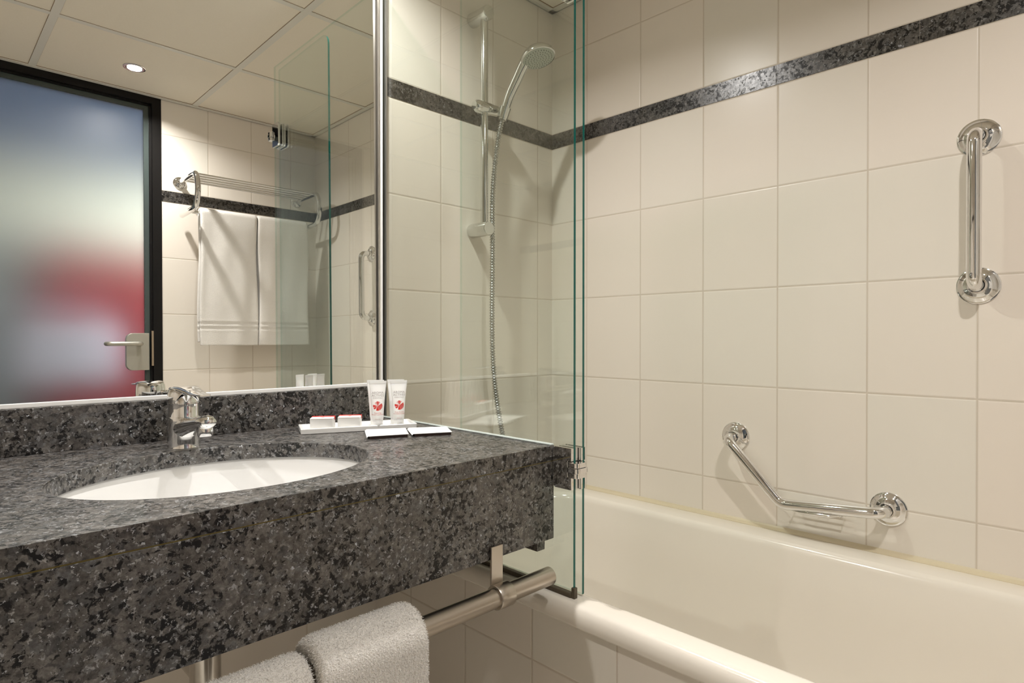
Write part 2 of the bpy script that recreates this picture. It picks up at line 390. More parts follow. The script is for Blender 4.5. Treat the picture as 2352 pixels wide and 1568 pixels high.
# ------------------------------------------------------------------ recessed spots
def spot(x, y, label, rim=True):
    t = thing('ceiling_spot', label, 'ceiling light', (x, y, CEIL), 'recessed ceiling spots')
    part('bezel', LB([(0.0265, 0.004), (0.0265, -0.0005), (0.030, -0.0028), (0.036, -0.0035), (0.040, -0.002), (0.0405, 0.0)], (x, y, CEIL), cap=False, seg=48), 'chrome_satin', t, smooth=True)
    part('lamp_face', LB([(0.0, -0.0006), (0.0262, -0.0006)], (x, y, CEIL), cap=False), 'lamp', t)
    ld = bpy.data.lights.new('spot_light', 'AREA'); ld.energy = SPOT_W; ld.color = SPOT_COL; ld.shape = 'DISK'; ld.size = 0.05; ld.spread = math.radians(148)
    lo = bpy.data.objects.new('spot_light', ld); C.objects.link(lo); lo.parent = t; lo.location = (0, 0, -0.004); return t
spot(-0.910, -1.455, 'round chrome-rimmed ceiling spot glowing above the towel rack')
spot(-2.120, -0.300, 'added unseen ceiling spot giving fill over the far left end of the counter')  # added out of view as fill for the left counter
spot(-0.900, -0.285, 'round recessed ceiling spot above the washbasin counter near the mirror')

# ------------------------------------------------------------------ door in the rear wall (seen in the mirror)
door = bpy.data.objects.new('door_1', None); C.objects.link(door); door['kind'] = 'structure'; ORG['door_1'] = Vector((0, 0, 0))
bm = bmesh.new()
yf = YR + 0.004
for (a, b, c, d) in ((DX1 - 0.036, DX1, 0, DZ), (DX0, DX0 + 0.036, 0, DZ), (DX0 + 0.036, DX1 - 0.036, DZ - 0.030, DZ)):
    box(bm, a, b, YR - 0.10, yf, c, d)
for (a, b, c, d) in ((DX1 - 0.045, DX1 - 0.036, 0, DZ - 0.03), (DX0 + 0.036, DX0 + 0.045, 0, DZ - 0.03), (DX0 + 0.036, DX1 - 0.036, DZ - 0.038, DZ - 0.030)):
    box(bm, a, b, YR - 0.10, YR - 0.012, c, d)
part('door_frame', bm, 'black_paint', door)
bm = bmesh.new(); e0, e1, ez = DX0 + 0.045, DX1 - 0.045, DZ - 0.038; bw = 0.020
for (a, b, c, d) in ((e1 - bw, e1, 0.01, ez), (e0, e0 + bw, 0.01, ez), (e0 + bw, e1 - bw, ez - bw, ez)): box(bm, a, b, YR - 0.030, YR - 0.020, c, d)
part('glass_border', bm, 'door_edge', door)
part('frosted_pane', B(e0 + bw, e1 - bw, YR - 0.029, YR - 0.021, 0.01, ez - bw), 'frosted', door)
# lock case and lever
bm = bmesh.new(); z0, z1 = 0.9275, 1.0915; xa, xb = -0.886, -0.797; r = 0.026
pts = [(xb, z0), (xb, z1)] + [(xa + r + r * math.cos(a), z1 - r + r * math.sin(a)) for a in [PI / 2 + PI / 2 * k / 8 for k in range(9)]] + [(xa + r + r * math.cos(a), z0 + r + r * math.sin(a)) for a in [PI + PI / 2 * k / 8 for k in range(9)]]
prism(bm, pts, YR - 0.020, YR + 0.004, 'y')
lock = part('lock_case', bm, 'nickel', door, bevel=0.002)
lev = TB(fillet([(-0.840, YR + 0.004, 1.045), (-0.840, YR + 0.058, 1.045), (-0.962, YR + 0.056, 1.045), (-0.964, YR + 0.024, 1.045)], 0.014), 0.0095)
part('door_handle', lev, 'nickel', door, smooth=True)
part('latch_plate', B(-0.789, -0.781, YR + 0.004, YR + 0.008, 0.946, 1.102), 'latch_plate', door)

# ------------------------------------------------------------------ bedroom seen blurred through the frosted door
M['hall_daylight'] = simple('bluish daylight tone', (0.36, 0.44, 0.62), 0.9)  # blue cast of daylight is put into this colour
M['hall_grey'] = simple('grey green plaster', (0.28, 0.32, 0.30), 0.9)
M['hall_lit'] = simple('pale lit tone', (0.80, 0.80, 0.66), 0.9)  # brightness of a lit band is put into this colour
M['red_fabric'] = simple('red fabric', (0.33, 0.04, 0.05), 0.9)
M['glow_tone'] = simple('pale linen', (0.62, 0.63, 0.74), 0.9)
M['dark_floor'] = simple('dark carpet', (0.08, 0.10, 0.14), 0.95)
HY = -3.3
struct('wall_bedroom', B(-3.2, 0.6, HY - 0.1, HY, 0, 3.0), 'hall_grey')
struct('wall_bedroom_left', B(-3.3, -3.2, HY - 0.1, YR - 0.1, 0, 2.9), 'hall_grey')
struct('wall_bedroom_right', B(0.6, 0.7, HY - 0.1, YR - 0.1, 0, 3.0), 'hall_grey')
struct('ceiling_bedroom', B(-3.3, 0.7, HY - 0.1, YR - 0.1, 2.75, 2.85), 'hall_daylight')
struct('floor_bedroom', B(-3.3, 0.7, HY - 0.1, YR - 0.1, -0.05, 0), 'dark_floor')
struct('trim_8', B(-3.2, 0.6, HY, HY + 0.02, 2.16, 2.75), 'hall_daylight')
struct('trim_9', B(-2.2, 0.6, HY, HY + 0.015, 1.70, 2.16), 'hall_lit')
bm = bmesh.new()
n = 60; A = []
for i in range(n + 1):
    x = -0.99 + 0.95 * i / n; y = HY + 0.09 + 0.025 * math.sin(i * 0.9); A.append((x, y))
loops = [[(x, y, z) for x, y in A] + [(x, y - 0.012, z) for x, y in A[::-1]] for z in (0.25, 1.0, 1.66)]
loft(bm, loops, True, True)
tag(obj('red_curtain', bm, 'red_fabric', smooth=True), 'red hanging seen as a red blur through the frosted door glass', 'curtain')
bm = bmesh.new(); loft(bm, [[(x, y, z) for x, y in rrect(-1.00, -2.70, 0.24, 0.25, rr)] for z, rr in ((0.85, 0.08), (1.10, 0.10), (1.16, 0.12))], True, True)
glow_ob = obj('glow_block', bm, 'glow_tone', smooth=True, bevel=0.02); tag(glow_ob, 'made-up pale block standing for the whitish glow low behind the frosted door glass', 'pale block')  # made-up block; its pale colour stands for a lamp glow
for (x, y, z, e, s) in ((0.15, -2.35, 2.3, HALL_W, 0.5), ):
    ld = bpy.data.lights.new('bedroom_fill', 'AREA'); ld.energy = e; ld.size = s; ld.color = (0.93, 0.97, 1.0)  # area lamp added out of view to light the blurred shapes
    lo = bpy.data.objects.new('bedroom_fill', ld); C.objects.link(lo); lo.location = (x, y, z); lo.visible_camera = True

# ================================================================== MIRROR
def mirror():
    mt = thing('wall_mirror_panel', 'large frameless wall mirror above the granite backsplash', 'mirror', (-1.5, -0.01, 0.93))
    bm = bmesh.new(); x0, x1 = -2.35, -0.7035; z0, z1 = 0.9335, 2.145
    ya, yb = -0.018 - 0.0, -0.018 + 0.0065 * (z1 - z0)
    V = [bm.verts.new(p) for p in ((x0, ya, z0), (x1, ya, z0), (x1, yb, z1), (x0, yb, z1), (x0, ya + 0.006, z0), (x1, ya + 0.006, z0), (x1, yb + 0.006, z1), (x0, yb + 0.006, z1))]
    for f in ((0, 1, 2, 3), (7, 6, 5, 4), (0, 4, 5, 1), (1, 5, 6, 2), (2, 6, 7, 3), (3, 7, 4, 0)): bm.faces.new([V[i] for i in f])
    part('mirror_glass', bm, 'mirror', mt)
    part('bottom_rail', B(x0, x1, -0.0225, -0.001, 0.9262, 0.9345), 'white_strip', mt, bevel=0.001)
    return mt
mirror()
# wall channel holding the glass screen
bm = bmesh.new(); box(bm, -0.7000, -0.6790, -0.0050, 0, ZC, 1.975); box(bm, -0.7000, -0.6975, -0.0270, -0.005, ZC, 1.975); 
ch = thing('screen_wall_channel', 'vertical metal wall channel between the mirror and the glass bath screen', 'trim', (-0.69, 0, 0.93))
part('channel', bm, 'alu', ch)
part('bright_strip', B(-0.6975, -0.6905, -0.0265, -0.005, ZC, 1.975), 'white_strip', ch)  # white strip painting the bright reflection in the metal channel
part('outer_lip', B(-0.6795, -0.6765, -0.0270, 0, ZC, 1.975), 'steel', ch)

# ================================================================== VANITY
van = thing('granite_vanity', 'speckled grey granite vanity counter with deep apron and low backsplash', 'counter', (-1.5, -0.3, 0.667))
CX, CY, EA, EB = -1.200, -0.360, 0.235, 0.185
VX0, VX1, VY0, VY1 = -2.35, -0.6885, -0.6135, -0.0005
def slab():
    bm = bmesh.new(); N = 128
    corners = [math.atan2(y - CY, x - CX) for x in (VX0, VX1) for y in (VY0, VY1)]
    angs = sorted([2 * PI * k / N - PI for k in range(N)] + corners)
    ring_e, ring_o = [], []
    for a in angs:
        c, s = math.cos(a), math.sin(a)
        te = 1 / math.sqrt((c / EA) ** 2 + (s / EB) ** 2); ring_e.append((CX + c * te, CY + s * te))
        ts = []
        if abs(c) > 1e-9: ts.append(((VX1 if c > 0 else VX0) - CX) / c)
        if abs(s) > 1e-9: ts.append(((VY1 if s > 0 else VY0) - CY) / s)
        t = min(ts); ring_o.append((CX + c * t, CY + s * t))
    zt, zb = ZC, ZC - 0.028
    def sc(r, k): return [(CX + (x - CX) * k, CY + (y - CY) * k) for x, y in r]
    zq = zt - 0.0002
    L = [[(x, y, zb) for x, y in ring_e], [(x, y, zt - 0.002) for x, y in ring_e], [(x, y, zt - 0.0006) for x, y in sc(ring_e, 1.003)], [(x, y, zt) for x, y in sc(ring_e, 1.010)],
         [(x, y, zt) for x, y in sc(ring_o, 0.9995)], [(x, y, zq) for x, y in ring_o], [(x, y, zb) for x, y in ring_o], [(x, y, zb) for x, y in ring_e]]
    loft(bm, L); bmesh.ops.remove_doubles(bm, verts=bm.verts[:], dist=1e-5); return bm
part('countertop', slab(), 'granite', van)
part('apron', B(VX0, VX1, VY0 + 0.0005, VY0 + 0.021, 0.667, ZC - 0.0300), 'granite', van, bevel=0.0008)
part('joint', B(VX0, VX1, VY0 + 0.0012, VY0 + 0.018, ZC - 0.0302, ZC - 0.0278), 'joint', van)
part('backsplash', B(VX0, -0.7005, -0.0315, -0.0005, ZC, 0.9262), 'granite', van, bevel=0.001)
part('side_support', B(-0.7105, VX1, -0.590, -0.05, 0.640, ZC - 0.0282), 'granite', van, bevel=0.0008)
part('glass_sealant', B(-0.6965, -0.6875, VY0 + 0.001, -0.001, ZC, ZC + 0.0035), 'clear_seal', van, bevel=0.0015)
bs = thing('wash_basin', 'white oval undermounted washbasin set in the granite counter', 'basin', (CX, CY, 0.69))
def basin():
    bm = bmesh.new(); L = []
    prof = [(1.10, 0), (1.035, 0), (1.02, -0.004), (1.00, -0.020), (0.965, -0.055), (0.90, -0.09), (0.78, -0.120), (0.58, -0.140), (0.34, -0.149), (0.10, -0.152)]
    for k, z in prof: L.append([(CX + EA * k * math.cos(2 * PI * i / 96), CY + EB * k * math.sin(2 * PI * i / 96), ZC - 0.0285 + z) for i in range(96)])
    outer = [(0.13, -0.165), (0.60, -0.152), (0.85, -0.128), (0.97, -0.09), (1.03, -0.04), (1.10, -0.012), (1.10, 0)]
    for k, z in outer: L.append([(CX + EA * k * math.cos(2 * PI * i / 96), CY + EB * k * math.sin(2 * PI * i / 96), ZC - 0.0285 + z) for i in range(96)])
    loft(bm, L); return bm
part('bowl', basin(), 'porcelain', bs, smooth=True)
part('waste', LB([(0.0, 0.002), (0.028, 0.002), (0.031, 0)], (CX, CY, ZC - 0.0285 - 0.1515), cap=False), 'chrome', bs, smooth=True)
# bottle trap / drain pipe under the counter
px_, py_ = -1.213, -0.300
dp = thing('drain_trap', 'chrome drain pipe under the granite counter', 'pipe', (px_, py_, 0.35))
part('cup', LB([(0.018, 0.66), (0.0285, 0.655), (0.030, 0.615), (0.030, 0.6035), (0.0255, 0.6005)], (px_, py_, 0), seg=48), 'chrome_satin', dp, smooth=True)
part('pipe', LB([(0.0240, 0.602), (0.0240, 0.36), (0.022, 0.352), (0.0, 0.350)], (px_, py_, 0), seg=48), 'chrome_satin', dp, smooth=True)
part('outlet', TB([(px_, py_ + 0.01, 0.48), (px_, -0.001, 0.48)], 0.016), 'chrome_satin', dp, smooth=True)

# ------------------------------------------------------------------ faucet
FX, FY = -1.194, -0.127
fa = thing('basin_mixer_tap', 'chrome single-lever basin mixer tap on the granite counter', 'tap', (FX, FY, ZC))
def fbody():
    bm = bmesh.new(); L = []
    for z, rx, ry, oy in ((0, 0.0285, 0.0285, -0.002), (0.004, 0.0280, 0.0280, -0.002), (0.018, 0.0276, 0.0272, -0.002), (0.034, 0.0280, 0.0280, -0.002), (0.046, 0.0285, 0.0290, -0.002), (0.0545, 0.0288, 0.0292, -0.002), (0.0575, 0.0280, 0.0284, -0.002)):
        L.append([(FX + rx * math.cos(t), FY + oy + ry * math.sin(t), ZC + z) for t in [2 * PI * k / 40 for k in range(40)]])
    loft(bm, L, True, True); return bm
part('body', fbody(), 'chrome', fa, smooth=True)
# spout with drooping outlet
bm = bmesh.new()
path = [(FX, FY - 0.010, ZC + 0.036), (FX, FY - 0.050, ZC + 0.044), (FX, FY - 0.080, ZC + 0.050), (FX, FY - 0.108, ZC + 0.055), (FX, FY - 0.128, ZC + 0.058), (FX, FY - 0.136, ZC + 0.058), (FX, FY - 0.139, ZC + 0.058)]
tube(bm, path, [(0.021, 0.024), (0.016, 0.020), (0.0135, 0.017), (0.0125, 0.0155), (0.0120, 0.015), (0.009, 0.0125), (0.005, 0.007)], seg=32)
sp_ = part('spout', bm, 'chrome', fa, smooth=True)
ax = Vector((0, -0.12, -1)).normalized(); oo = Vector((FX, FY - 0.115, ZC + 0.050))
part('outlet', LB([(0.0135, 0.0), (0.0135, 0.010), (0.0125, 0.0165), (0.0118, 0.0185), (0.0105, 0.0185), (0.0105, 0.016)], oo, ax, cap=False, seg=32), 'chrome', fa, smooth=True)
part('aerator', LB([(0.0, 0.0155), (0.0038, 0.0163), (0.0044, 0.0155), (0.0075, 0.0163), (0.0082, 0.0155), (0.0105, 0.0165)], oo, ax, cap=False, seg=32), 'aerator', fa, smooth=True)
part('collar', LB([(0.0274, 0.057), (0.0270, 0.058), (0.0270, 0.078), (0.0272, 0.081), (0.0281, 0.082), (0.0281, 0.0835), (0.0272, 0.084)], (FX, FY - 0.002, ZC), seg=48), 'chrome', fa, smooth=True)
# lever cap: rear shell, ball and flat lever
part('ball', LB([(0.0262, 0.082), (0.0250, 0.090), (0.0215, 0.099), (0.014, 0.105), (0.0, 0.1075)], (FX, FY - 0.002, ZC), seg=40), 'chrome', fa, smooth=True)
def lever():
    bm = bmesh.new(); L = []
    # half shell wrapping the back of the ball, then sweeping into the flat blade
    st = [(0.0278, 0.0835, 38), (0.0280, 0.090, 46), (0.0276, 0.099, 62), (0.0268, 0.1050, 78), (0.0245, 0.1090, 86)]
    for r, z, ext in st:
        e_ = math.radians(ext); ring = []
        for k in range(37):
            t = -e_ + (PI + 2 * e_) * k / 36; ring.append((FX + r * math.cos(t), FY - 0.002 + r * math.sin(t), ZC + z))
        for k in range(36, -1, -1):
            t = -e_ + (PI + 2 * e_) * k / 36; ring.append((FX + (r - 0.0025) * math.cos(t), FY - 0.002 + (r - 0.0025) * math.sin(t), ZC + z - (0.0 if z < 0.1 else 0.002)))
        L.append(ring)
    loft(bm, L, True, True)
    st = [(FY + 0.023, 0.012, 0.1065, 0.003), (FY + 0.012, 0.0225, 0.1098, 0.003), (FY - 0.002, 0.0240, 0.1108, 0.0035), (FY - 0.030, 0.0205, 0.1090, 0.0045), (FY - 0.060, 0.0165, 0.1055, 0.0035), (FY - 0.090, 0.0140, 0.1035, 0.0022), (FY - 0.108, 0.0125, 0.1035, 0.0018), (FY - 0.116, 0.0085, 0.1035, 0.0014)]
    L = []
    for y, hw, z, th in st:
        ring = []
        for k in range(20):
            t = 2 * PI * k / 20; c = math.cos(t); s = math.sin(t)
            ring.append((FX + hw * math.copysign(abs(c) ** 0.6, c), y, ZC + z + th * math.copysign(abs(s) ** 0.8, s)))
        L.append(ring)
    loft(bm, L, True, True); return bm
part('lever', lever(), 'chrome', fa, smooth=True)
part('lift_rod', LB([(0.003, 0.0), (0.003, 0.082), (0.0062, 0.084), (0.0078, 0.090), (0.0078, 0.0945), (0.0068, 0.096)], (FX + 0.014, FY + 0.047, ZC), seg=24), 'chrome', fa, smooth=True)

# ------------------------------------------------------------------ tray with toiletries
TA = math.radians(-22.2); tu = Vector((math.cos(TA), math.sin(TA), 0)); tv = Vector((-math.sin(TA), math.cos(TA), 0))
T0 = Vector((-0.976, -0.156, ZC))          # front-left corner of tray
def tp(u, v, z=0): return T0 + tu * u + tv * v + Vector((0, 0, z))
tr = thing('toiletry_tray', 'long white ceramic tray holding toiletries beside the backsplash', 'tray', tuple(T0))
bm = bmesh.new(); L = []
for hx, hy, r, z in ((0.119, 0.037, 0.003, 0), (0.1245, 0.041, 0.003, 0.001), (0.125, 0.0415, 0.003, 0.0105), (0.1245, 0.041, 0.003, 0.0115), (0.119, 0.0355, 0.003, 0.0115), (0.1175, 0.034, 0.003, 0.0085), (0.114, 0.031, 0.003, 0.0065)):
    L.append([tp(a, b, z) for a, b in rrect(0.125, 0.0415, hx, hy, r, 4)])
loft(bm, L, True, True)
part('dish', bm, 'ceramic_tray', tr, bevel=0)
FL = ZC + 0.0066

def text_bm(body, size, align='CENTER', spacing=1.0):
    cu = bpy.data.curves.new('lettering', 'FONT'); cu.body = body; cu.size = size; cu.align_x = align; cu.resolution_u = 2; cu.space_character = spacing
    to = bpy.data.objects.new('lettering', cu); me = bpy.data.meshes.new_from_object(to)
    bm = bmesh.new(); bm.from_mesh(me); bpy.data.objects.remove(to); bpy.data.curves.remove(cu); bpy.data.meshes.remove(me)
    bmesh.ops.triangulate(bm, faces=bm.faces[:])
    return bm
def logo_bm(R):
    bm = bmesh.new()
    def wedge(a0, a1, r0, r1):
        a0, a1 = math.radians(a0), math.radians(a1); n = 4
        G = [[bm.verts.new(((r0 + (r1 - r0) * j / 8) * math.cos(a0 + (a1 - a0) * k / n), (r0 + (r1 - r0) * j / 8) * math.sin(a0 + (a1 - a0) * k / n), 0)) for k in range(n + 1)] for j in range(9)]
        for j in range(8):
            for k in range(n): bm.faces.new((G[j][k], G[j][k + 1], G[j + 1][k + 1], G[j + 1][k]))
    for a0, a1, r0, r1 in ((165, 197, .15, 1), (205, 228, .38, 1), (232, 240, .2, .7), (248, 285, .12, 1), (290, 300, .12, 1), (304, 318, .12, .98), (322, 334, .1, 1), (338, 352, .12, 1), (356, 372, .15, 1), (376, 392, .2, 1), (72, 82, .1, .97), (86, 104, .1, 1), (108, 113, .3, .95), (62, 68, .2, .95), (118, 122, .2, .95), (128, 131, .6, .95), (48, 50, .7, .95), (140, 143, .3, .8)):
        wedge(a0, a1, r0 * R, r1 * R)
    # small irregular centre
    for k in range(5):
        a = k * 72 + 20; wedge(a, a + 46, 0.0 * R + 0.0004, 0.13 * R)
    return bm
def tube_bottle(u, v, rot, label, lines):
    """soft white toiletry tube standing on its cap; label side faces -v turned by rot"""
    o = tp(u, v, 0); ox, oy = o.x, o.y
    root = thing('toiletry_tube', label, 'toiletry tube', (ox, oy, FL), 'white toiletry tubes on the tray')
    Rz = Matrix.Rotation(rot, 3, 'Z')
    H = 0.1025
    def dims(z):      # half width, half depth
        zc = 0.016
        if z <= zc: return 0.0118, 0.0118
        t = (z - zc) / (0.0965 - zc); t = min(t, 1)
        return 0.0126 + (0.0190 - 0.0126) * t ** 1.5, max(0.0126 * (1 - t ** 1.7), 0.0006)
    def W(x, y, z): return Vector((ox, oy, FL)) + Rz @ Vector((x, y, z))
    bm = bmesh.new(); L = []
    zs = [0.016 + (0.0965 - 0.016) * k / 16 for k in range(17)] + [0.0968, H]
    for z in zs:
        a, b = dims(min(z, 0.0965))
        if z > 0.0966: b = 0.0011
        if z > 0.0966: a = 0.0194
        L.append([W(a * math.cos(2 * PI * k / 36), b * math.sin(2 * PI * k / 36), z) for k in range(36)])
    loft(bm, L, True, True)
    body = part('tube_body', bm, 'plastic_white', root, smooth=True)
    part('cap', LB([(0.0105, 0.0), (0.0112, 0.001), (0.0115, 0.0155), (0.011, 0.0162)], (ox, oy, FL), seg=36), 'plastic_white', root, smooth=True)
    def surf(bm, z0, lift=0.0003):
        for vv in bm.verts:
            x, z = vv.co.x, vv.co.y + z0; a, b = dims(z)
            q = max(0.0, 1 - (x / a) ** 2)
            vv.co = W(x, -(b * math.sqrt(q)) - lift, z)
        return bm
    if lines:
        for body_, size, z0, mat in lines:
            part('printed_text', surf(text_bm(body_, size), z0), mat, root)
        part('flower_logo', surf(logo_bm(0.0102), 0.0475), 'red_ink', root)
    return root
common = [('AROMA', 0.0072, 0.0740, 'grey_ink'), ('ACTIVES', 0.0069, 0.0680, 'grey_ink'), ('ESSENTIALS', 0.0040, 0.0635, 'grey_ink')]
def uv_of(x, y):
    d = Vector((x, y, 0)) - Vector((T0.x, T0.y, 0)); return d.dot(tu), d.dot(tv)
FACE = math.atan2(-1.382 + 0.21, -1.565 + 0.80) + PI / 2
tubes = [(-0.8205, -0.2075, FACE + 0.02, 'white body lotion tube standing front left on the tray', common + [('Repairing', 0.0040, 0.0310, 'pink_ink'), ('BODY LOTION', 0.0038, 0.0270, 'pink_ink'), ('30 ml e 1 fl oz', 0.0020, 0.0180, 'pink_ink')]),
         (-0.7765, -0.2245, FACE + 0.16, 'white conditioner tube standing front right on the tray', common + [('Daily Benefits', 0.0036, 0.0310, 'pink_ink'), ('CONDITIONER', 0.0036, 0.0270, 'pink_ink'), ('30 ml e 1 fl oz', 0.0020, 0.0180, 'pink_ink')]),
         (-0.8085, -0.1790, FACE + 0.02, 'white tube half hidden behind the body lotion tube', None),
         (-0.7660, -0.1970, FACE + 0.05, 'white tube half hidden behind the conditioner tube', None)]
for x, y, rot, lab, ln in tubes:
    u, v = uv_of(x, y); tube_bottle(u, v, rot, lab, ln)

def soap_box(cx, cy, ang, label):
    root = thing('soap_box', label, 'soap box', (cx, cy, FL), 'small boxed soaps on the tray')
    Rz = Matrix.Rotation(ang, 3, 'Z'); hw, hd, h = 0.0240, 0.0190, 0.0255
    def W(x, y, z): return Vector((cx, cy, FL)) + Rz @ Vector((x, y, z))
    bm = bmesh.new(); vs_ = box(bm, -hw, hw, -hd, hd, 0, h)
    for v in bm.verts: v.co = W(*v.co)
    part('carton', bm, 'paper', root, bevel=0.0012)
    bm = bmesh.new(); box(bm, -hw - 0.0003, hw + 0.0003, hd - 0.013, hd + 0.0004, h - 0.007, h + 0.0003)
    for v in bm.verts: v.co = W(*v.co)
    part('red_band', bm, 'red_ink', root)
    bm = text_bm('AROMA ACTIVES', 0.0036)
    for v in bm.verts: v.co = W(v.co.x, hd - 0.0085 + v.co.y, h + 0.0006)
    part('printed_text', bm, 'paper', root)
    bm = logo_bm(0.0045)
    for v in bm.verts: v.co = W(v.co.x, -0.003 + v.co.y, h + 0.0004)
    part('flower_logo', bm, 'red_ink', root)
    bm = bmesh.new(); box(bm, -hw * 0.9, hw * 0.9, -hd - 0.0004, -hd, h - 0.0020, h - 0.0014)
    for v in bm.verts: v.co = W(*v.co)
    part('flap_gap', bm, 'flap', root)
soap_box(-0.9225, -0.1495, TA + 0.06 - 0.30, 'left one of the two small white soap boxes with red band')
soap_box(-0.8690, -0.1715, TA + 0.06 - 0.30, 'right one of the two small white soap boxes with red band')

def tent_card(P, label):
    """P = 4 corners xy (front-left, front-right, back-right, back-left)"""
    root = thing('folded_card', label, 'card', (P[0][0], P[0][1], ZC), 'white cards in front of the tray')
    zt = ZC + 0.0068
    bm = bmesh.new(); lo = [bm.verts.new((x, y, zt - 0.0012)) for x, y in P]; hi = [bm.verts.new((x, y, zt)) for x, y in P]
    bm.faces.new(lo[::-1]); bm.faces.new(hi)
    for i in range(4): bm.faces.new((lo[i], lo[(i + 1) % 4], hi[(i + 1) % 4], hi[i]))
    part('top_leaf', bm, 'paper', root, bevel=0.0004)
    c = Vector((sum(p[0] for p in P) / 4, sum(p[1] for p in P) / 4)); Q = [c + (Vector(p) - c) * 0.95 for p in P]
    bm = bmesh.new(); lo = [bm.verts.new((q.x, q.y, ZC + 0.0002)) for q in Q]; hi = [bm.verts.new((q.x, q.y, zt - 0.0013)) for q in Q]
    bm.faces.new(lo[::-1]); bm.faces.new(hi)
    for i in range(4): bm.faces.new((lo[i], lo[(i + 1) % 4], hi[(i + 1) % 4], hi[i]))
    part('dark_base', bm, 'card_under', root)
    bm = bmesh.new(); a, b = Vector(P[0]), Vector(P[3]); out = (a - Vector(P[1])).normalized() * 0.0035
    v = [bm.verts.new((a.x, a.y, zt)), bm.verts.new((b.x, b.y, zt)), bm.verts.new((b.x + out.x, b.y + out.y, zt - 0.003)), bm.verts.new((a.x + out.x, a.y + out.y, zt - 0.003)), bm.verts.new((a.x + out.x * .3, a.y + out.y * .3, zt - 0.006)), bm.verts.new((b.x + out.x * .3, b.y + out.y * .3, zt - 0.006))]
    bm.faces.new((v[0], v[1], v[2], v[3])); bm.faces.new((v[3], v[2], v[5], v[4]))
    part('fold', bm, 'paper', root, smooth=True)
tent_card([(-0.9055, -0.3075), (-0.8295, -0.3385), (-0.7860, -0.2650), (-0.8590, -0.2230)], 'white folded card on the counter, the one nearer the basin')
tent_card([(-0.8215, -0.3450), (-0.7480, -0.3800), (-0.7090, -0.3120), (-0.7800, -0.2680)], 'white folded card on the counter, the one nearer the glass screen')

# ================================================================== RAIL AND TOWELS UNDER THE COUNTER
RY, RZ, RR = -0.628, 0.607, 0.0165
rl = thing('towel_rail', 'brushed steel towel rail hung below the granite apron', 'towel rail', (-1.2, RY, RZ))
part('bar', LB([(0.0, -0.7160), (0.0150, -0.7160), (RR, -0.7175), (RR, -1.72), (0.0150, -1.7215), (0.0, -1.7215)], (0, RY, RZ), (1, 0, 0), seg=40), 'steel', rl, smooth=True)
for k, xb_ in enumerate((-0.842, -1.60)):
    part('bracket', B(xb_ - 0.0135, xb_ + 0.0135, RY + 0.010, RY + 0.014, RZ + 0.008, 0.690), 'steel', rl, bevel=0.0006)
    part('clamp_ring', LB([(RR, -0.0165), (0.0200, -0.0165), (0.0208, -0.015), (0.0208, 0.015), (0.0200, 0.0165), (RR, 0.0165)], (xb_ + 0.001, RY, RZ), (1, 0, 0), seg=40, cap=False), 'steel', rl, smooth=True)
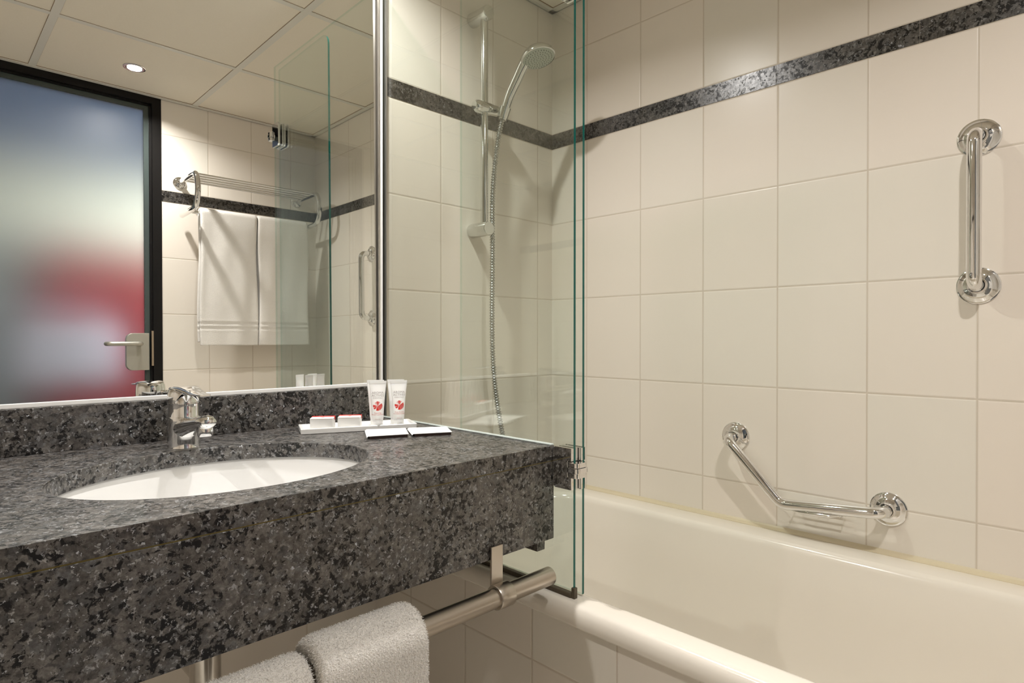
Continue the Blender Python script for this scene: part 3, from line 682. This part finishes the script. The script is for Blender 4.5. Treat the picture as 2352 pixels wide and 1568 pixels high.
def draped(name, x0, x1, y, z, rr, drop_f, drop_b, thick, label, group, fuzz=0, seed=1, frontsign=-1, bands=False, wob=0.004):
    rnd = random.Random(seed)
    # centre line of the cloth in (y,z): front hem -> over the rail -> back hem
    pts = []
    nf = 110
    for k in range(nf + 1): pts.append((frontsign * (rr + thick / 2), -drop_f + drop_f * k / nf))
    for k in range(1, 16):
        a = PI * k / 16; pts.append((frontsign * (rr + thick / 2) * math.cos(a), (rr + thick / 2) * math.sin(a)))
    for k in range(nf + 1): pts.append((-frontsign * (rr + thick / 2), -drop_b * k / nf))
    NX = 36; bm = bmesh.new(); grid = []
    ph = rnd.random() * 6
    def P(i, s, t):
        py, pz = pts[i]; i0, i1 = max(i - 1, 0), min(i + 1, len(pts) - 1)
        ty, tz = pts[i1][0] - pts[i0][0], pts[i1][1] - pts[i0][1]; l = math.hypot(ty, tz) or 1; ny, nz = -tz / l * frontsign * -1, ty / l * frontsign * -1
        x = x0 + (x1 - x0) * s
        below = max(0.0, -pz)
        e = min(s, 1 - s) * (x1 - x0)
        edge = math.sqrt(max(0.0, 1 - max(0, 1 - e / (thick * 0.5)) ** 2)) if e < thick * 0.5 else 1.0
        hw = thick / 2 * (0.55 + 0.45 * edge)
        wv = wob * min(1, below / 0.15) * (math.sin(s * 7 + ph) + 0.5 * math.sin(s * 15 + ph * 2 + below * 6))
        bnd = 0
        if bands and below > drop_f - 0.115 and below < drop_f - 0.06: bnd = -0.0022 if int((below) / 0.0115) % 2 else 0.0006
        x += wob * 1.2 * math.sin(below * 9 + ph) * (2 * s - 1) * min(1, below / 0.2)
        return Vector((x, y + py + ny * t * (hw + bnd) + wv * 1.0, z + pz + nz * t * hw))
    for i in range(len(pts)):
        row = [P(i, j / NX, 1) for j in range(NX + 1)] + [P(i, j / NX, -1) for j in range(NX, -1, -1)]
        grid.append(row)
    loft(bm, grid, True, True)
    ob = obj(name, bm, 'towel', smooth=True, autosmooth=False); tag(ob, label, 'towel', group)
    if fuzz:      # terry loops: short tapering strands over the pile, in the same mesh
        me = ob.data; verts = [tuple(v.co) for v in me.vertices]; faces = [tuple(p.vertices) for p in me.polygons]
        polys = [(p.center.copy(), p.normal.copy(), p.area, [me.vertices[v].co.copy() for v in p.vertices]) for p in me.polygons if len(p.vertices) == 4]
        polys = [p for p in polys if p[0].z > z - 0.24 and (p[1].y < 0.3 or p[1].z > 0.2)]
        tot = sum(p[2] for p in polys); 
        for c_, n_, ar, vv in polys:
            k = int(fuzz * ar / tot + rnd.random())
            for _ in range(k):
                a, b = rnd.random(), rnd.random(); q = (vv[0] * (1 - a) + vv[1] * a) * (1 - b) + (vv[3] * (1 - a) + vv[2] * a) * b
                d = (n_ + Vector((rnd.gauss(0, .45), rnd.gauss(0, .45), rnd.gauss(0, .45) - 0.15))).normalized(); sd = d.orthogonal().normalized() * 0.00035
                L = rnd.uniform(0.0016, 0.0038); m = q + d * L * 0.6 + Vector((rnd.gauss(0, .0004), rnd.gauss(0, .0004), rnd.gauss(0, .0004))); t = m + (d + Vector((rnd.gauss(0, .5), rnd.gauss(0, .5), -0.5))).normalized() * L * 0.6
                s0 = len(verts); verts += [tuple(q - sd), tuple(q + sd), tuple(m + sd * .8), tuple(m - sd * .8), tuple(t)]
                faces += [(s0, s0 + 1, s0 + 2, s0 + 3), (s0 + 3, s0 + 2, s0 + 4)]
        me2 = bpy.data.meshes.new(name); me2.from_pydata(verts, [], faces); me2.materials.append(M['towel'])
        for p in me2.polygons: p.use_smooth = True
        ob.data = me2
    return ob
draped('hand_towel', -1.1930, -1.0290, RY, RZ, RR, 0.36, 0.30, 0.030, 'white terry towel hanging on the rail below the counter, right one', 'towels on the rail below the counter', fuzz=42000, seed=3, wob=0.002)
draped('hand_towel', -1.3700, -1.2010, RY, RZ - 0.005, RR - 0.003, 0.36, 0.30, 0.025, 'white terry towel hanging on the rail below the counter, left one', 'towels on the rail below the counter', fuzz=30000, seed=9, wob=0.002)

# ================================================================== BATH
RIM = 0.5645
bt = thing('bathtub', 'cream enamel bathtub with a rounded rim along the tiled wall', 'bathtub', (-0.36, -0.86, 0))
def tub():
    bm = bmesh.new(); n = 10; L = []
    OX0, OX1, OY0, OY1 = -0.7125, -0.0012, YR + 0.0012, -0.0012; cx, cy = (OX0 + OX1) / 2, (OY0 + OY1) / 2; hx, hy = (OX1 - OX0) / 2, (OY1 - OY0) / 2
    for d, z, r in ((0.010, RIM - 0.037, 0.004), (0.0015, RIM - 0.0375, 0.006), (0.000, RIM - 0.034, 0.008), (0.0008, RIM - 0.016, 0.009), (0.004, RIM - 0.006, 0.010), (0.0095, RIM - 0.0012, 0.012), (0.016, RIM, 0.014)):
        L.append([(x, y, z) for x, y in rrect(cx, cy, hx - d, hy - d, r, n)])
    ix0, ix1, iy0, iy1 = -0.657, -0.085, YR + 0.075, -0.090; icx, icy = (ix0 + ix1) / 2, (iy0 + iy1) / 2; ihx, ihy = (ix1 - ix0) / 2, (iy1 - iy0) / 2
    for d, z, r, sy in ((-0.006, RIM, 0.10, 0), (0.0, RIM - 0.001, 0.10, 0), (0.006, RIM - 0.006, 0.10, 0), (0.010, RIM - 0.018, 0.10, 0.0), (0.022, RIM - 0.12, 0.105, 0.010), (0.035, RIM - 0.24, 0.11, 0.03), (0.055, RIM - 0.33, 0.115, 0.05), (0.085, RIM - 0.375, 0.12, 0.08), (0.13, RIM - 0.393, 0.10, 0.12), (0.20, RIM - 0.40, 0.05, 0.25)):
        L.append([(x, y, z) for x, y in rrect(icx, icy, ihx - d, ihy - d - sy, min(r, ihx - d - 0.005), n)])
    R = loft(bm, L, False, True); return bm
part('tub_shell', tub(), 'enamel', bt, smooth=True, autosmooth=False)
struct('bath_panel', B(-0.690, -0.672, YR, 0, 0, RIM - 0.037), 'tile_panel')  # tiled bath panel below the rim
# yellowed sealant along the tiled walls
bm = bmesh.new(); prism(bm, [(-0.0145, RIM - 0.0010), (-0.0145, RIM + 0.0006), (-0.0040, RIM + 0.0050), (-0.0008, RIM + 0.0085), (0, RIM + 0.0085), (0, RIM - 0.0040)], YR, 0, 'y')
struct('trim_10', bm, 'yellow_seal')
bm = bmesh.new(); box(bm, -0.6895, 0, -0.006, 0, RIM - 0.0005, RIM + 0.006); box(bm, -0.6895, 0, YR, YR + 0.006, RIM - 0.0005, RIM + 0.006); struct('trim_11', bm, 'yellow_seal')

# ================================================================== GLASS SCREEN
gs = thing('bath_screen', 'hinged clear glass bath screen with green edges and chrome hinges', 'glass screen', (-0.683, -0.3, RIM))
def pane(x0, y0, x1, y1, z0, z1, th, rtop, rounded_end=1):
    """vertical glass sheet from (x0,y0) to (x1,y1); returns face sheet bm (two mats: 0 glass, 1 edge)"""
    bm = bmesh.new(); a = Vector((x0, y0, 0)); d = Vector((x1, y1, 0)) - a; Ln = d.length; d.normalize(); nrm = Vector((-d.y, d.x, 0)) * th / 2
    pts = [(0, z0), (Ln, z0)]
    if rtop:
        for k in range(13): t = PI / 2 * k / 12; pts.append((Ln - rtop + rtop * math.cos(t), z1 - rtop + rtop * math.sin(t)))
    else: pts.append((Ln, z1))
    pts.append((0, z1))
    A = [bm.verts.new(a + d * u + nrm + Vector((0, 0, z))) for u, z in pts]; Bv = [bm.verts.new(a + d * u - nrm + Vector((0, 0, z))) for u, z in pts]
    bm.faces.new(A).material_index = 0; bm.faces.new(Bv[::-1]).material_index = 0
    for i in range(len(pts)):
        f = bm.faces.new((A[i], Bv[i], Bv[(i + 1) % len(pts)], A[(i + 1) % len(pts)])); f.material_index = 1
    return bm
part('fixed_pane', pane(-0.6840, -0.006, -0.6840, -0.6600, RIM + 0.008, 1.9660, 0.006, 0), 'glass', gs, mats=['glass', 'glass_edge'])
part('folding_pane', pane(-0.6655, -0.6660, -0.6705, -0.3170, RIM + 0.004, 1.9635, 0.006, 0.035), 'glass', gs, mats=['glass', 'glass_edge'])
part('bottom_seal', B(-0.6900, -0.6780, -0.6560, -0.006, RIM - 0.0005, RIM + 0.0085), 'mould', gs, bevel=0.002)
part('seal_end', B(-0.6885, -0.6795, -0.6640, -0.6560, RIM - 0.0005, RIM + 0.020), 'mould', gs, bevel=0.001)
for zc in (0.8060, 1.7320):
    hg = bmesh.new()
    for x0, x1, ya in ((-0.6940, -0.6872, -0.6610), (-0.6808, -0.6750, -0.6610), (-0.6740, -0.6688, -0.6680), (-0.6622, -0.6570, -0.6680)):
        # plate outline with a notch at its hinge edge
        yb = -0.6142; z0, z1 = zc - 0.0390, zc + 0.0390; r = 0.006
        pts = [(ya, z0), (ya, zc - 0.0145), (ya + 0.009, zc - 0.0145), (ya + 0.009, zc + 0.0145), (ya, zc + 0.0145), (ya, z1), (yb - r, z1), (yb, z1 - r), (yb, z0 + r), (yb - r, z0)]
        prism(hg, pts, x0, x1, 'x')
    hp = part('hinge', hg, 'chrome', gs, bevel=0.0009)
    kn = bmesh.new()
    for z0, z1, e in ((zc - 0.0140, zc - 0.0050, 0.0), (zc - 0.0046, zc + 0.0046, 0.0022), (zc + 0.0050, zc + 0.0140, 0.0)):
        prism(kn, rrect(-0.6855, -0.6680, 0.0165 + e * 0.5, 0.0125 + e, 0.008, 6), z0, z1, 'z')
    part('knuckle', kn, 'chrome', hp, bevel=0.0006)

# ================================================================== SHOWER SET
SX, SY = -0.362, -0.055
sh = thing('shower_rail', 'chrome vertical shower rail on the tiled wall behind the glass screen', 'shower rail', (SX, 0, 1.37))
part('rail_tube', LB([(0.0112, 1.372), (0.0112, 1.992)], (SX, SY, 0), seg=32), 'shower_chrome', sh, smooth=True)
for z in (1.995, 1.368):
    part('wall_bracket', LB([(0.0, 0.0), (0.0205, 0.0), (0.0215, 0.004), (0.0205, 0.073), (0.019, 0.0765), (0.0, 0.077)], (SX, -0.0002, z), (0, -1, 0), seg=40), 'shower_chrome', sh, smooth=True)
# slider
sl = part('slider', LB([(0.0, -0.038), (0.012, -0.037), (0.0175, -0.030), (0.0185, -0.012), (0.0185, 0.016), (0.017, 0.020), (0.0165, 0.044), (0.0135, 0.048), (0.0, 0.048)], (SX, SY, 1.722), (1, -0.08, 0), seg=36), 'shower_chrome', sh, smooth=True)
hc = Vector((SX + 0.058, SY - 0.030, 1.715))      # holder centre
hs = thing('hand_shower', 'chrome hand shower with round grey spray face held on the shower rail', 'hand shower', tuple(hc))
head = Vector((-0.2930, -0.205, 1.846)); hn = Vector((0.02, -0.28, -0.96)).normalized()
hd_dir = (Vector((0.35, -0.55, 0.0)) ).normalized()
p0 = Vector((-0.3200, -0.088, 1.690)); p1 = Vector((-0.3130, -0.108, 1.752)); p2 = Vector((-0.306, -0.135, 1.800)); p3 = head + Vector((-0.008, 0.040, -0.002)); p4 = head + Vector((-0.004, 0.020, 0.014))
part('cradle', LB([(0.0, -0.001), (0.0155, 0.0), (0.0175, 0.030), (0.0140, 0.031), (0.0, 0.031)], p0 + Vector((0, 0, 0.006)), (p1 - p0), seg=32), 'shower_chrome', sh, smooth=True)
bm = bmesh.new(); HP = [p0, p1, p2, p3, p4]
def catmull0(P, n):
    out = []
    for i in range(len(P) - 1):
        a, b, c, d = P[max(i - 1, 0)], P[i], P[i + 1], P[min(i + 2, len(P) - 1)]
        for k in range(n):
            t = k / n; out.append(0.5 * ((2 * b) + (c - a) * t + (2 * a - 5 * b + 4 * c - d) * t * t + (3 * b - a - 3 * c + d) * t ** 3))
    out.append(P[-1]); return out
HQ = catmull0(HP, 6); HR = [(0.0124 + 0.0058 * (i / (len(HQ) - 1)) ** 1.2) * (1.0 if i < len(HQ) - 3 else 0.85 - 0.12 * (i - len(HQ) + 3)) for i in range(len(HQ))]
tube(bm, HQ, HR, seg=28)
part('handle', bm, 'shower_chrome', hs, smooth=True)
part('head_shell', LB([(0.0, -0.026), (0.020, -0.024), (0.038, -0.016), (0.0475, -0.005), (0.0500, 0.003), (0.0490, 0.006), (0.0455, 0.0065)], head, hn, seg=48, cap=False), 'shower_chrome', hs, smooth=True)
sf = part('spray_face', LB([(0.0460, 0.0060), (0.0455, 0.0070), (0.0300, 0.0090), (0.0, 0.0100)], head, hn, seg=48, cap=False), 'spray_face', hs, smooth=True)
bm = bmesh.new(); uu = hn.orthogonal().normalized(); vv_ = hn.cross(uu)
for rr_, cnt in ((0.006, 6), (0.014, 12), (0.022, 18), (0.030, 24), (0.038, 30)):
    for k in range(cnt):
        a = 2 * PI * k / cnt + rr_ * 40; c_ = head + (uu * math.cos(a) + vv_ * math.sin(a)) * rr_
        lathe(bm, [(0.0009, 0.0), (0.0007, 0.0112), (0.0, 0.0114)], c_, hn, seg=6, cap=False)
o = part('nozzles', bm, 'dark_rubber', sf); o['kind'] = 'stuff'
# hose
def catmull(P, n=14):
    P = [Vector(p) for p in P]; out = []
    for i in range(len(P) - 1):
        a, b, c, d = P[max(i - 1, 0)], P[i], P[i + 1], P[min(i + 2, len(P) - 1)]
        for k in range(n):
            t = k / n; out.append(0.5 * ((2 * b) + (c - a) * t + (2 * a - 5 * b + 4 * c - d) * t * t + (3 * b - a - 3 * c + d) * t ** 3))
    out.append(P[-1]); return out
hp_ = catmull([p0, (-0.3245, -0.080, 1.655), (-0.3330, -0.070, 1.56), (-0.3400, -0.067, 1.45), (-0.3400, -0.067, 1.28), (-0.3415, -0.067, 1.10), (-0.3360, -0.066, 0.97), (-0.3190, -0.064, 0.86), (-0.2950, -0.062, 0.765), (-0.262, -0.058, 0.69), (-0.215, -0.055, 0.665)], 110)
bm = bmesh.new(); acc = 0.0; rad = []
for i, q in enumerate(hp_):
    if i: acc += (q - hp_[i - 1]).length
    rad.append(0.0066 + 0.0016 * math.sin(acc * 2 * PI / 0.0080))
# resample finely so each rib keeps its shape
tube(bm, hp_, rad, seg=14)
M['hose'] = simple('hose metal', (0.42, 0.42, 0.40), 0.22, metal=1.0)
ho = obj('shower_hose', bm, 'hose', smooth=True, autosmooth=False); tag(ho, 'ribbed metal shower hose hanging from the hand shower', 'hose')
mx_ = thing('bath_mixer', 'chrome bath mixer low on the wall where the shower hose ends', 'bath mixer', (-0.215, 0, 0.68))
part('mixer_body', TB([(-0.30, -0.055, 0.685), (-0.13, -0.055, 0.685)], 0.022, seg=28), 'shower_chrome', mx_, smooth=True)
for x in (-0.285, -0.145): part('wall_union', TB([(x, 0, 0.685), (x, -0.052, 0.685)], 0.016), 'shower_chrome', mx_, smooth=True)

# ================================================================== GRAB BARS ON THE BATH WALL
def flange(parent, y, z, name='flange'):
    return part(name, LB([(0.0, 0.0135), (0.0185, 0.0135), (0.0200, 0.0125), (0.0230, 0.0120), (0.0290, 0.0085), (0.0330, 0.0042), (0.0345, 0.0032), (0.0372, 0.0022), (0.0380, 0.0), (0.0, 0.0)], (0, y, z), (-1, 0, 0), seg=56), 'chrome', parent, smooth=True)
def collar(parent, y, z):
    return part('collar', LB([(0.0175, 0.0130), (0.0175, 0.0160), (0.0160, 0.0185), (0.0135, 0.0190)], (0, y, z), (-1, 0, 0), seg=40, cap=False), 'chrome', parent, smooth=True)
g1 = thing('vertical_grab_bar', 'chrome vertical grab bar mounted high on the bath wall', 'grab bar', (0, -1.168, 1.30))
part('bar', TB(fillet([(-0.004, -1.168, 1.461), (-0.056, -1.168, 1.461), (-0.056, -1.168, 1.157), (-0.004, -1.168, 1.157)], 0.032, 10), 0.0128, seg=32), 'chrome', g1, smooth=True)
for z in (1.461, 1.157): flange(g1, -1.168, z); collar(g1, -1.168, z)
g2 = thing('angled_grab_bar', 'chrome angled grab bar mounted low above the bathtub rim', 'grab bar', (0, -0.83, 0.70))
part('bar', TB(fillet([(-0.004, -0.652, 0.788), (-0.056, -0.652, 0.788), (-0.056, -0.792, 0.645), (-0.056, -1.008, 0.665), (-0.004, -1.008, 0.665)], [0.030, 0.035, 0.035], 10), 0.0128, seg=32), 'chrome', g2, smooth=True)
for y, z in ((-0.652, 0.788), (-1.008, 0.665)): flange(g2, y, z); collar(g2, y, z)
bm = bmesh.new(); tube(bm, [(-0.056, -0.815, 0.6365), (-0.056, -0.845, 0.6365), (-0.056, -0.905, 0.6400), (-0.056, -0.925, 0.6445)], [(0.002, 0.006), (0.006, 0.010), (0.006, 0.010), (0.002, 0.006)], seg=20)
part('soap_rest_clip', bm, 'chrome', g2, smooth=True)
bm = bmesh.new()
for k in range(5): tube(bm, [(-0.046 + 0.0085 * k, -0.806 - 0.003 * k, 0.6400), (-0.046 + 0.0085 * k, -0.934 + 0.003 * k, 0.6425)], 0.0014, seg=8)
for y in (-0.815, -0.870, -0.925): tube(bm, [(-0.052, y, 0.6380), (-0.010, y, 0.6400)], 0.0016, seg=8)
part('soap_grid', bm, 'chrome', g2, smooth=True)

# ================================================================== TOWEL RACK ON THE REAR WALL (seen in the mirror)
rk = thing('towel_rack', 'chrome towel rack with curved arms over the towels, seen in the mirror', 'towel rack', (-0.387, YR, 1.72))
for x in (-0.669, -0.105):
    part('wall_flange', LB([(0.0, 0.014), (0.014, 0.0135), (0.024, 0.009), (0.029, 0.003), (0.030, 0.0), (0.0, 0.0)], (x, YR, 1.785), (0, 1, 0), seg=40), 'chrome', rk, smooth=True)
    cpts = catmull([(x, YR + 0.006, 1.785), (x, YR + 0.10, 1.790), (x, YR + 0.200, 1.790), (x, YR + 0.232, 1.775), (x, YR + 0.250, 1.735), (x, YR + 0.250, 1.695), (x, YR + 0.232, 1.655), (x, YR + 0.200, 1.638), (x, YR + 0.12, 1.633), (x, YR + 0.035, 1.630)], 8)
    part('arm', TB(cpts, 0.0115, seg=24), 'chrome', rk, smooth=True)
for y in (0.045, 0.085, 0.125, 0.165, 0.205): part('rod', TB([(-0.669, YR + y, 1.789), (-0.105, YR + y, 1.789)], 0.0045, seg=14), 'chrome', rk, smooth=True)
part('towel_rod', TB([(-0.669, YR + 0.130, 1.634), (-0.105, YR + 0.130, 1.634)], 0.0075, seg=18), 'chrome', rk, smooth=True)
draped('bath_towel', -0.6260, -0.3740, YR + 0.130, 1.634, 0.0076, 0.600, 0.585, 0.016, 'white bath towel on the rack, seen in the mirror nearer the door', 'bath towels on the rack', seed=5, frontsign=1, bands=True, wob=0.004)
draped('bath_towel', -0.3680, -0.1180, YR + 0.130, 1.634, 0.0076, 0.600, 0.590, 0.016, 'white bath towel on the rack, seen in the mirror behind the glass screen', 'bath towels on the rack', seed=8, frontsign=1, bands=True, wob=0.004)

for o in list(bpy.data.objects):
    if '_org' in o: del o['_org']
